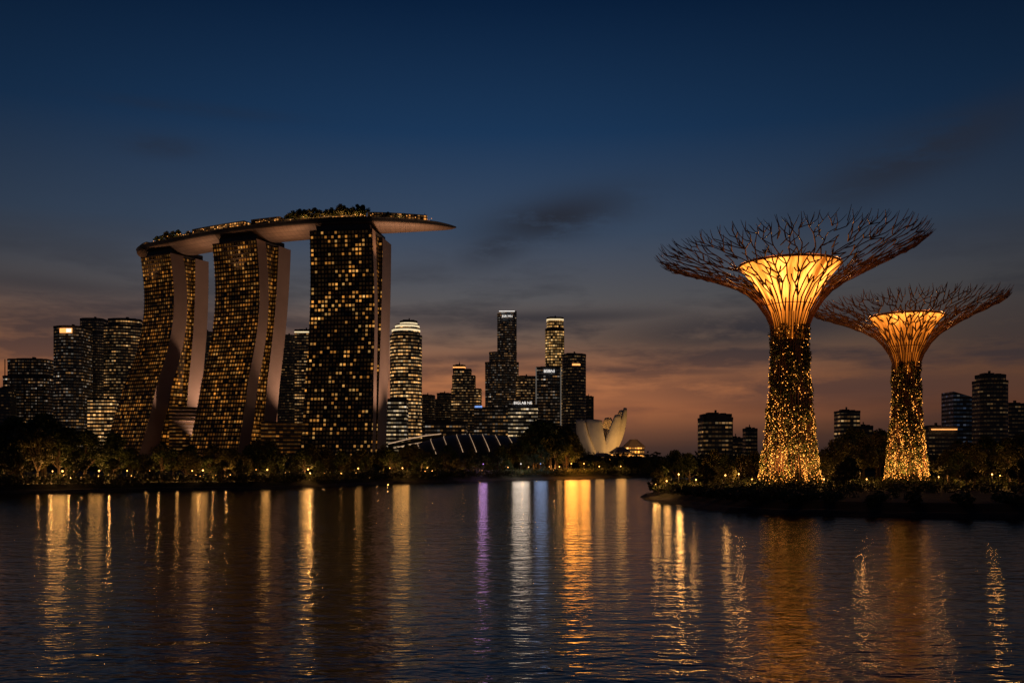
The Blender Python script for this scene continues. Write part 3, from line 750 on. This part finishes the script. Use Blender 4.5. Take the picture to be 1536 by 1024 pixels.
while cnt < 72 and tries < 4000:
    tries += 1
    px = R.uniform(978, 1600); d = R.uniform(135, 232); x = bx(px, d)
    back = interp(x, [(22, 150), (32, 180), (60, 216), (200, 244)]); front = interp(x, [(20, 128), (26, 120), (38, 112), (60, 108)])
    if d > back-3 or d < front+10: continue
    if d < 178 and (1120 < px < 1250): continue
    if d < 196 and (1300 < px < 1420): continue
    if any(math.dist((x, d), p) < 4.4 for p in placed): continue
    if math.dist((x, d), (49.4, 166)) < 9 or math.dist((x, d), (78.2, 185)) < 9: continue
    hk = .62 if d < 155 else (.85 if d < 175 else 1.0)
    h = (bz(interp(px, isl_y)+R.uniform(-2, 12), d)-1.4)*hk; h = max(3.2, h)
    placed.append((x, d)); plant(x, d, 1.3, h, 'isl', palm=R.random() < .1); cnt += 1
for a_, b_, h0, h1, n_ in ((250, 306, 8, 12, 12), (438, 552, 10, 14, 26), (330, 420, 5, 7, 6), (560, 610, 5, 7, 5)):
    for k in range(n_):
        f = deck_f(a_+(b_-a_)*(k+.5)/n_); c, T, Nn = deck_at(f); p = c+Nn*R.uniform(-15, -4); plant(p.x, p.y, DZ+.3, R.uniform(h0, h1), 'deck')

def shrub_mass(name, pts, hfun, n, label, cat, seed, sz=.3):
    rr = random.Random(seed); m_ = MB()
    for k in range(n):
        x, y = pts(rr); hh = hfun(x, y)
        nb = 26
        cz = rr.uniform(.25, .8)*hh; rad_ = rr.uniform(.5, 1.0)*hh*.6+.3
        for j in range(nb):
            d_ = Vector((rr.gauss(0, 1), rr.gauss(0, 1), rr.gauss(0, .8))).normalized()*rad_*rr.random()**.4
            p = Vector((x, y, 1.35+cz))+d_
            if p.z < 1.2: p.z = 1.2+rr.random()*.4
            leaf_card(m_, p, sz, rr, 0 if rr.random() < .6 else 1)
    o = m_.obj(name, [M_leaf, M_leaf2]); o['kind'] = 'stuff'; o['label'] = label; o['category'] = cat
def sp(rr):
    while True:
        q = shore_pos(rr.uniform(130, 560))
        if q:
            o = 2.0+abs(rr.gauss(0, 1))*5; return q[0]+q[2]*o, q[1]+q[3]*o
shrub_mass('shrubbery', sp, lambda x, y: 1.4+1.6*abs(mnoise.noise(Vector((x*.12, y*.12, 0)))), 2200, 'dense dark shrubs along the riverbank', 'shrubs', 5)
def ip(rr):
    while True:
        k = rr.randrange(len(ish)-1); a, b_ = ish[k], ish[k+1]
        if a[0] > 140: continue
        o = 1.6+abs(rr.gauss(0, 1))*6; L_ = math.dist(a, b_)
        x, y = a[0]+(b_[1]-a[1])/L_*o*1, a[1]-(b_[0]-a[0])/L_*o
        if math.dist((x, y), (49.4, 166)) > 7 and math.dist((x, y), (78.2, 185)) > 6: return x, y
shrub_mass('shrubbery', ip, lambda x, y: .5+1.0*abs(mnoise.noise(Vector((x*.15, y*.15, 3)))), 2400, 'low dark shrubs along the island edge', 'shrubs', 6, .26)
def ip2(rr):
    while True:
        x = rr.uniform(28, 150); y = rr.uniform(128, 215)
        if y < interp(x, [(22, 140), (32, 170), (60, 206), (200, 234)]) and math.dist((x, y), (49.4, 166)) > 7 and math.dist((x, y), (78.2, 185)) > 6: return x, y
shrub_mass('flower_bed', ip2, lambda x, y: .8+1.3*abs(mnoise.noise(Vector((x*.1, y*.1, 7)))), 1600, 'garden shrubs under the trees of the island', 'shrubs', 8, .28)
def fp(rr):
    return rr.uniform(-330, 420), rr.uniform(368, 470)
shrub_mass('distant_wood', fp, lambda x, y: 8.0*(0.7+.6*abs(mnoise.noise(Vector((x*.03, y*.03, 7))))), 3400, 'far dark belt of trees on the other bank', 'wood', 9, .9)

# ------------------------------------------------------------------ garden lamps
lampm = {}
def lamp(x, y, z, e=900, colr=(1, .45, .11), h=2.2, label='small garden lamp with warm glowing globe among shrubs', rg=.16, mat=None, soft=.5):
    key = (h, rg, mat.name if mat else '')
    if key not in lampm:
        pm = MB(); pm.tube([(0, 0, -.2), (0, 0, .1), (0, 0, h-.1)], [.12, .06, .05], 6); pm.lathe([(.05, h-.12), (.14, h-.05), (.14, h+.02)], n=8)
        gm = MB()
        gm.lathe([(rg*math.sin(a), h+.05+rg-rg*math.cos(a)) for a in [math.pi*k/6 for k in range(7)]], n=8)
        a = pm.obj('pole', [M_pole]); b_ = gm.obj('lamp_globe', [mat or M_globe], smooth=True)
        COL.objects.unlink(a); COL.objects.unlink(b_); lampm[key] = (a, b_)
    rt = root('garden_lamp', label, 'lamp', (x, y, z), 'garden lamps along the banks')
    for o in lampm[key]:
        c = o.copy(); COL.objects.link(c); c.parent = rt
    if e <= 0: return
    ld = bpy.data.lights.new('lamp_light', 'POINT'); ld.energy = e; ld.color = colr; ld.shadow_soft_size = soft
    lo = bpy.data.objects.new('lamp_light', ld); COL.objects.link(lo); lo.parent = rt; lo.location = (0, -rg-.2-soft, h+.2)
def shore_d(px, back=6):
    best = None; s = 100
    while True:
        q = shore_pos(s)
        if q is None: break
        x, y = q[0]+q[2]*back, q[1]+q[3]*back; e = abs(768+x/y*F-px)
        if best is None or e < best[0]: best = (e, x, y)
        s += 1.0
    return best[1], best[2]
for px, e, bk, sf in ((92, 400, 6, 1.6), (150, 150, 9, 1.3), (302, 200, 8, 1.6), (402, 140, 6, 1.0), (462, 500, 6, 1.6), (538, 130, 9, 1.4),
              (604, 560, 6, 2.2), (838, 90, 6, 1), (900, 240, 5, 1.6), (930, 380, 5, 1.8)):
    x, y = shore_d(px, bk); lamp(x, y, ZG, e, h=2.2, rg=.16, soft=sf)
for px in range(8, 960, 24):     # garden lamps set back among the trees, lighting leaves from below
    px += R.uniform(-9, 9); bk = R.uniform(11, 20) if R.random() < .75 else R.uniform(7, 9)
    x, y = shore_d(px, bk); lamp(x, y, ZG, R.uniform(250, 900) if bk > 10 else 90, h=R.choice([.8, 1.2, 1.2]), rg=.11, soft=.35)
for k in range(26):
    px = R.uniform(10, 960); x, y = shore_d(px, R.uniform(4, 14)); lamp(x, y, ZG, 0, h=R.choice([1.2, 2.2]), rg=.11)
M_pg = emit_mat('added_violet_globe', (.6, .25, 1, 1), 1.0); M_bg = emit_mat('added_blue_globe', (.25, .5, 1, 1), 0.9); M_wg = emit_mat('added_white_globe', (1, .9, .78, 1), 1.6)
for px, e, cc, mt_, nm, sf in ((726, 270, (.70, .36, .85), M_pg, 'violet', 1.3), (812, 300, (.4, .52, .85), M_bg, 'blue', 2.2), (780, 800, (1, .80, .62), M_wg, 'white', 2.8), (858, 2500, (1, .34, .045), M_globe, 'orange', 2.4), (876, 1500, (1, .34, .045), M_globe, 'orange', 2.0)):  # lamps added at the shore to make the coloured streaks on the water
    x, y = shore_d(px, 3.5); lamp(x, y, ZG, e, cc, 3.2, 'added shore lamp with %s globe for streaks on the water' % nm, .16, mt_, soft=sf)
for px, d, e in ((984, 142, 320), (1000, 137, 120), (1018, 150, 500), (1044, 146, 250), (1062, 160, 600), (1088, 140, 130), (1108, 152, 450), (1128, 150, 250), (1236, 150, 350), (1252, 158, 300), (1276, 165, 500), (1300, 150, 140),
                 (1408, 170, 450), (1440, 150, 400), (1456, 165, 300), (1488, 150, 400), (1515, 160, 350), (1220, 172, 350), (1035, 175, 600), (1085, 178, 600), (1262, 185, 700), (1290, 190, 700), (1450, 190, 600), (1500, 185, 600)):
    lamp(bx(px, d), d, 1.4, e, h=R.choice([.8, 1.4, 2.2]), rg=.11, soft=.5)

# ------------------------------------------------------------------ supertrees
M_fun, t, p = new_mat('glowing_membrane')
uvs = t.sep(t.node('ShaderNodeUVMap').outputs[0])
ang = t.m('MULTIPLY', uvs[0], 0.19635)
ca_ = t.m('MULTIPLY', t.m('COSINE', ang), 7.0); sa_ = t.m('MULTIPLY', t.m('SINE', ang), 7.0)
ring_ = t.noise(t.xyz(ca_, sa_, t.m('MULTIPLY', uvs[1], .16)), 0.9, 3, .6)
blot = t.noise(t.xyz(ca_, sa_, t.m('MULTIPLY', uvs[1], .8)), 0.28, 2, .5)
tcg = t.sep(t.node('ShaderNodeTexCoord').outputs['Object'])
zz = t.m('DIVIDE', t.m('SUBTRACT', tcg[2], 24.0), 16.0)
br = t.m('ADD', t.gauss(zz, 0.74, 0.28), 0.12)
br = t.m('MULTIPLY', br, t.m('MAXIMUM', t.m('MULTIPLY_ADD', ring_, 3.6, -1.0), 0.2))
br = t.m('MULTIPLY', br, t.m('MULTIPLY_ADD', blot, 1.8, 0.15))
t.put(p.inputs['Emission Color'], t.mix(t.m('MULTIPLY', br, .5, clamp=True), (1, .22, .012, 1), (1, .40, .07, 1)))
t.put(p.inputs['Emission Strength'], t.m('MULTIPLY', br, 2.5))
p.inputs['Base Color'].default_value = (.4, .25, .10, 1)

def supertree(x, y, z, rs, zs, label, seed, tilt):
    rr = random.Random(seed); n_rib = 52
    rt = root('supertree', label, 'artificial tree tower', (x, y, z), 'tall artificial garden trees')
    zt = lambda q: (q-1.5)*zs
    tp = [(5.1, 1.5), (4.6, 5), (3.9, 11), (3.3, 17), (3.0, 22), (2.9, 27), (3.0, 30)]
    m_ = MB(); m_.lathe([((r-.75)*rs, zt(q)) for r, q in tp]+[(2.4*rs, zt(40)), (2.4*rs, zt(40.2)), (.05, zt(40.2))], n=24); m_.obj('trunk', [M_conc], rt, smooth=True)
    fpv = [(2.5, 27.5), (2.75, 30), (3.6, 33), (5.2, 36.0), (7.0, 38.6), (8.7, 40.6)]
    m_ = MB(); m_.lathe([(r*rs, zt(q)) for r, q in fpv], n=32); m_.obj('glowing_funnel', [M_fun], rt, smooth=True)
    for rad_, zz_ in ((8.8, 40.7), (6.0, 37.3), (4.0, 33.6)):
        m_ = MB()
        m_.tube([(rad_*rs*math.cos(a), rad_*rs*math.sin(a), zt(zz_)) for a in [k*2*math.pi/40 for k in range(41)]], .24 if rad_ > 8 else .07, 5, cap=False)
        m_.obj('ring_frame', [M_steel], rt)
    surf = [(0, 5.2, 1.5), (.12, 4.1, 11), (.25, 3.3, 20), (.36, 3.1, 27), (.42, 3.4, 30), (.48, 4.6, 33.0), (.56, 7.0, 35.8), (.66, 10.4, 38.0), (.78, 15.0, 40.0), (.90, 19.8, 41.9), (1.0, 23.4, 43.4), (1.1, 25.4, 44.8)]
    def S(tt, a, lift=0):
        r = interp(tt, [(q[0], q[1]) for q in surf])*rs; h_ = zt(interp(tt, [(q[0], q[2]) for q in surf]))+lift
        px_ = r*math.cos(a); py_ = r*math.sin(a)
        k = max(0, (tt-.4)/.6)
        return Vector((px_, py_, h_+px_*tilt*k))
    rb = MB()
    for i in range(n_rib):
        a0 = 2*math.pi*i/n_rib
        pts = [S(q, a0+.05*math.sin(q*20+i)) for q in (0, .06, .12, .18, .25, .31, .36, .42, .46)]
        rb.tube(pts, [.09]*9, 4, cap=False)
    br_ = MB()
    levels = [(.46, 52), (.515, 54), (.575, 60), (.635, 70), (.69, 80), (.74, 90), (.79, 98), (.84, 106), (.885, 112), (.93, 118), (.97, 120)]
    rad0 = [.13, .125, .125, .12, .12, .115, .11, .10, .095, .085, .075]
    prev = None
    for li, (tt, n_) in enumerate(levels):
        off = 0 if li == 0 else (.5 if li % 2 else 0)
        cur = []
        for i in range(n_):
            jit = 0 if li == 0 else (.14 if li < 2 else .36)
            a = 2*math.pi*(i+off*(li > 1)+rr.uniform(-jit, jit))/n_
            if li == 0: a += .05*math.sin(.46*20+i)
            t2 = tt+(0 if li == 0 else rr.uniform(-.014, .014)*(1 if li > 2 else .3))
            cur.append((a, t2, S(t2, a, 0 if li < 2 else rr.uniform(-.24, .30)*min(li/4, 1))))
        if prev:
            for a, t2, p in cur:
                if li > 3 and rr.random() < .05: continue
                ds = sorted(range(len(prev)), key=lambda j: (prev[j][2]-p).length)[:2]
                js = [ds[0]]
                if li > 1 and rr.random() < .48: js.append(ds[1])
                for j in js:
                    q = prev[j][2]
                    mid = (p+q)*.5+Vector((rr.uniform(-.12, .12), rr.uniform(-.12, .12), rr.uniform(-.1, .1)))*(1 if li > 2 else .2)
                    br_.tube([q, mid, p], [rad0[li-1], (rad0[li-1]+rad0[li])/2, rad0[li]], 4, cap=False)
        if li >= 5:
            for a, t2, p in cur:
                pr_ = [0, 0, 0, 0, 0, .15, .2, .3, .45, .7, 1.0][li]
                if rr.random() < pr_:
                    for q in range(1 if rr.random() < .5 else 2):
                        a2 = a+rr.uniform(-.045, .045); e_ = S(min(t2+rr.uniform(.02, .06), 1.05), a2, rr.uniform(.3, 1.1))
                        br_.tube([p, (p+e_)*.5+Vector((0, 0, -.1)), e_], [rad0[li], rad0[li]*.8, .03], 4, cap=False)
        prev = cur
    rb.obj('rib_cage', [M_steel], rt)
    br_.obj('branch_canopy', [M_steel], rt)
    pl = MB()
    for k in range(22000):
        f = rr.random()**1.05; q = 1.5+28.5*f; a = rr.uniform(0, 2*math.pi)
        r = interp(q, [(b_, a_) for a_, b_ in tp])
        dens = mnoise.noise(Vector((math.cos(a)*2.2, math.sin(a)*2.2, q*.25+seed)))
        if dens < -.35: continue
        r += rr.uniform(-.4, .5)+dens*.7
        leaf_card(pl, Vector((math.cos(a)*r*rs, math.sin(a)*r*rs, zt(q))), .27, rr, 0 if rr.random() < .5 else 1)
    pl.obj('climbing_plants', [M_leaf, M_leaf2], rt)
    sl = MB()
    for i in range(74):
        a = 2*math.pi*i/74+rr.uniform(-.07, .07); q = 1.7+rr.random()
        top_q = rr.uniform(7, 31)
        while q < 30.5:
            r = interp(q, [(b_, a_) for a_, b_ in tp])+.30+rr.uniform(-.35, .35)
            keep = interp(q, [(1.5, .9), (6, .75), (12, .5), (18, .30), (24, .18), (31, .12)])
            if q > top_q: keep *= .35
            keep *= .35+1.3*max(0, .5+mnoise.noise(Vector((math.cos(a)*2.5, math.sin(a)*2.5, q*.35))))
            if rr.random() < keep:
                aa = a+rr.uniform(-.07, .07)+.05*math.sin(q*.5+i)
                sl.octa((math.cos(aa)*r*rs, math.sin(aa)*r*rs, zt(q)), rr.choice([.03, .04, .05, .065, .085]))
            q += rr.uniform(.18, .40)
    o = sl.obj('string_light', [M_bulb], rt); o['kind'] = 'stuff'
    def lt(pos, e, c_=(1, .47, .11), rad_=.4, typ='POINT', aim=None, sz=70):
        ld = bpy.data.lights.new('uplight', typ); ld.energy = e; ld.color = c_; ld.shadow_soft_size = rad_
        lo = bpy.data.objects.new('uplight', ld); COL.objects.link(lo); lo.parent = rt; lo.location = pos
        if typ == 'SPOT':
            ld.spot_size = math.radians(sz); ld.spot_blend = 1
            lo.rotation_euler = (Vector(aim)-Vector(pos)).to_track_quat('-Z', 'Y').to_euler()
    for a in (200, 245, 290, 340, 70, 130):
        ca, sa = math.cos(rad(a)), math.sin(rad(a))
        lt((ca*8*rs, sa*8*rs, .6), 6500, typ='SPOT', aim=(ca*2.5, sa*2.5, zt(10)), sz=75)
    for a in range(0, 360, 45):
        ca, sa = math.cos(rad(a+10)), math.sin(rad(a+10))
        lt((ca*9.4*rs, sa*9.4*rs, zt(42.0)), 420*rs, c_=(1, .42, .12), rad_=.3)
    return rt
supertree(49.4, 166, 1.4, 1.0, 1.0, 'tall steel garden tree with glowing funnel crown and golden string lights', 11, .055)
supertree(78.2, 185, 1.3, .785, .845, 'smaller steel garden tree with glowing crown behind the taller one', 23, .045)

# ------------------------------------------------------------------ camera
cam = bpy.data.cameras.new('camera'); cam.lens = 36*F/1536.0; cam.sensor_width = 36; cam.shift_y = (HZ-512)/1536.0
cam.clip_end = 20000; cam.clip_start = .5
co = bpy.data.objects.new('camera', cam); COL.objects.link(co); co.location = (0, 0, CAMH); co.rotation_euler = (math.radians(90), 0, 0)
scene.camera = co
scene.view_settings.view_transform = 'Standard'; scene.view_settings.look = 'None'; scene.view_settings.exposure = 0
print('trees', ntree)
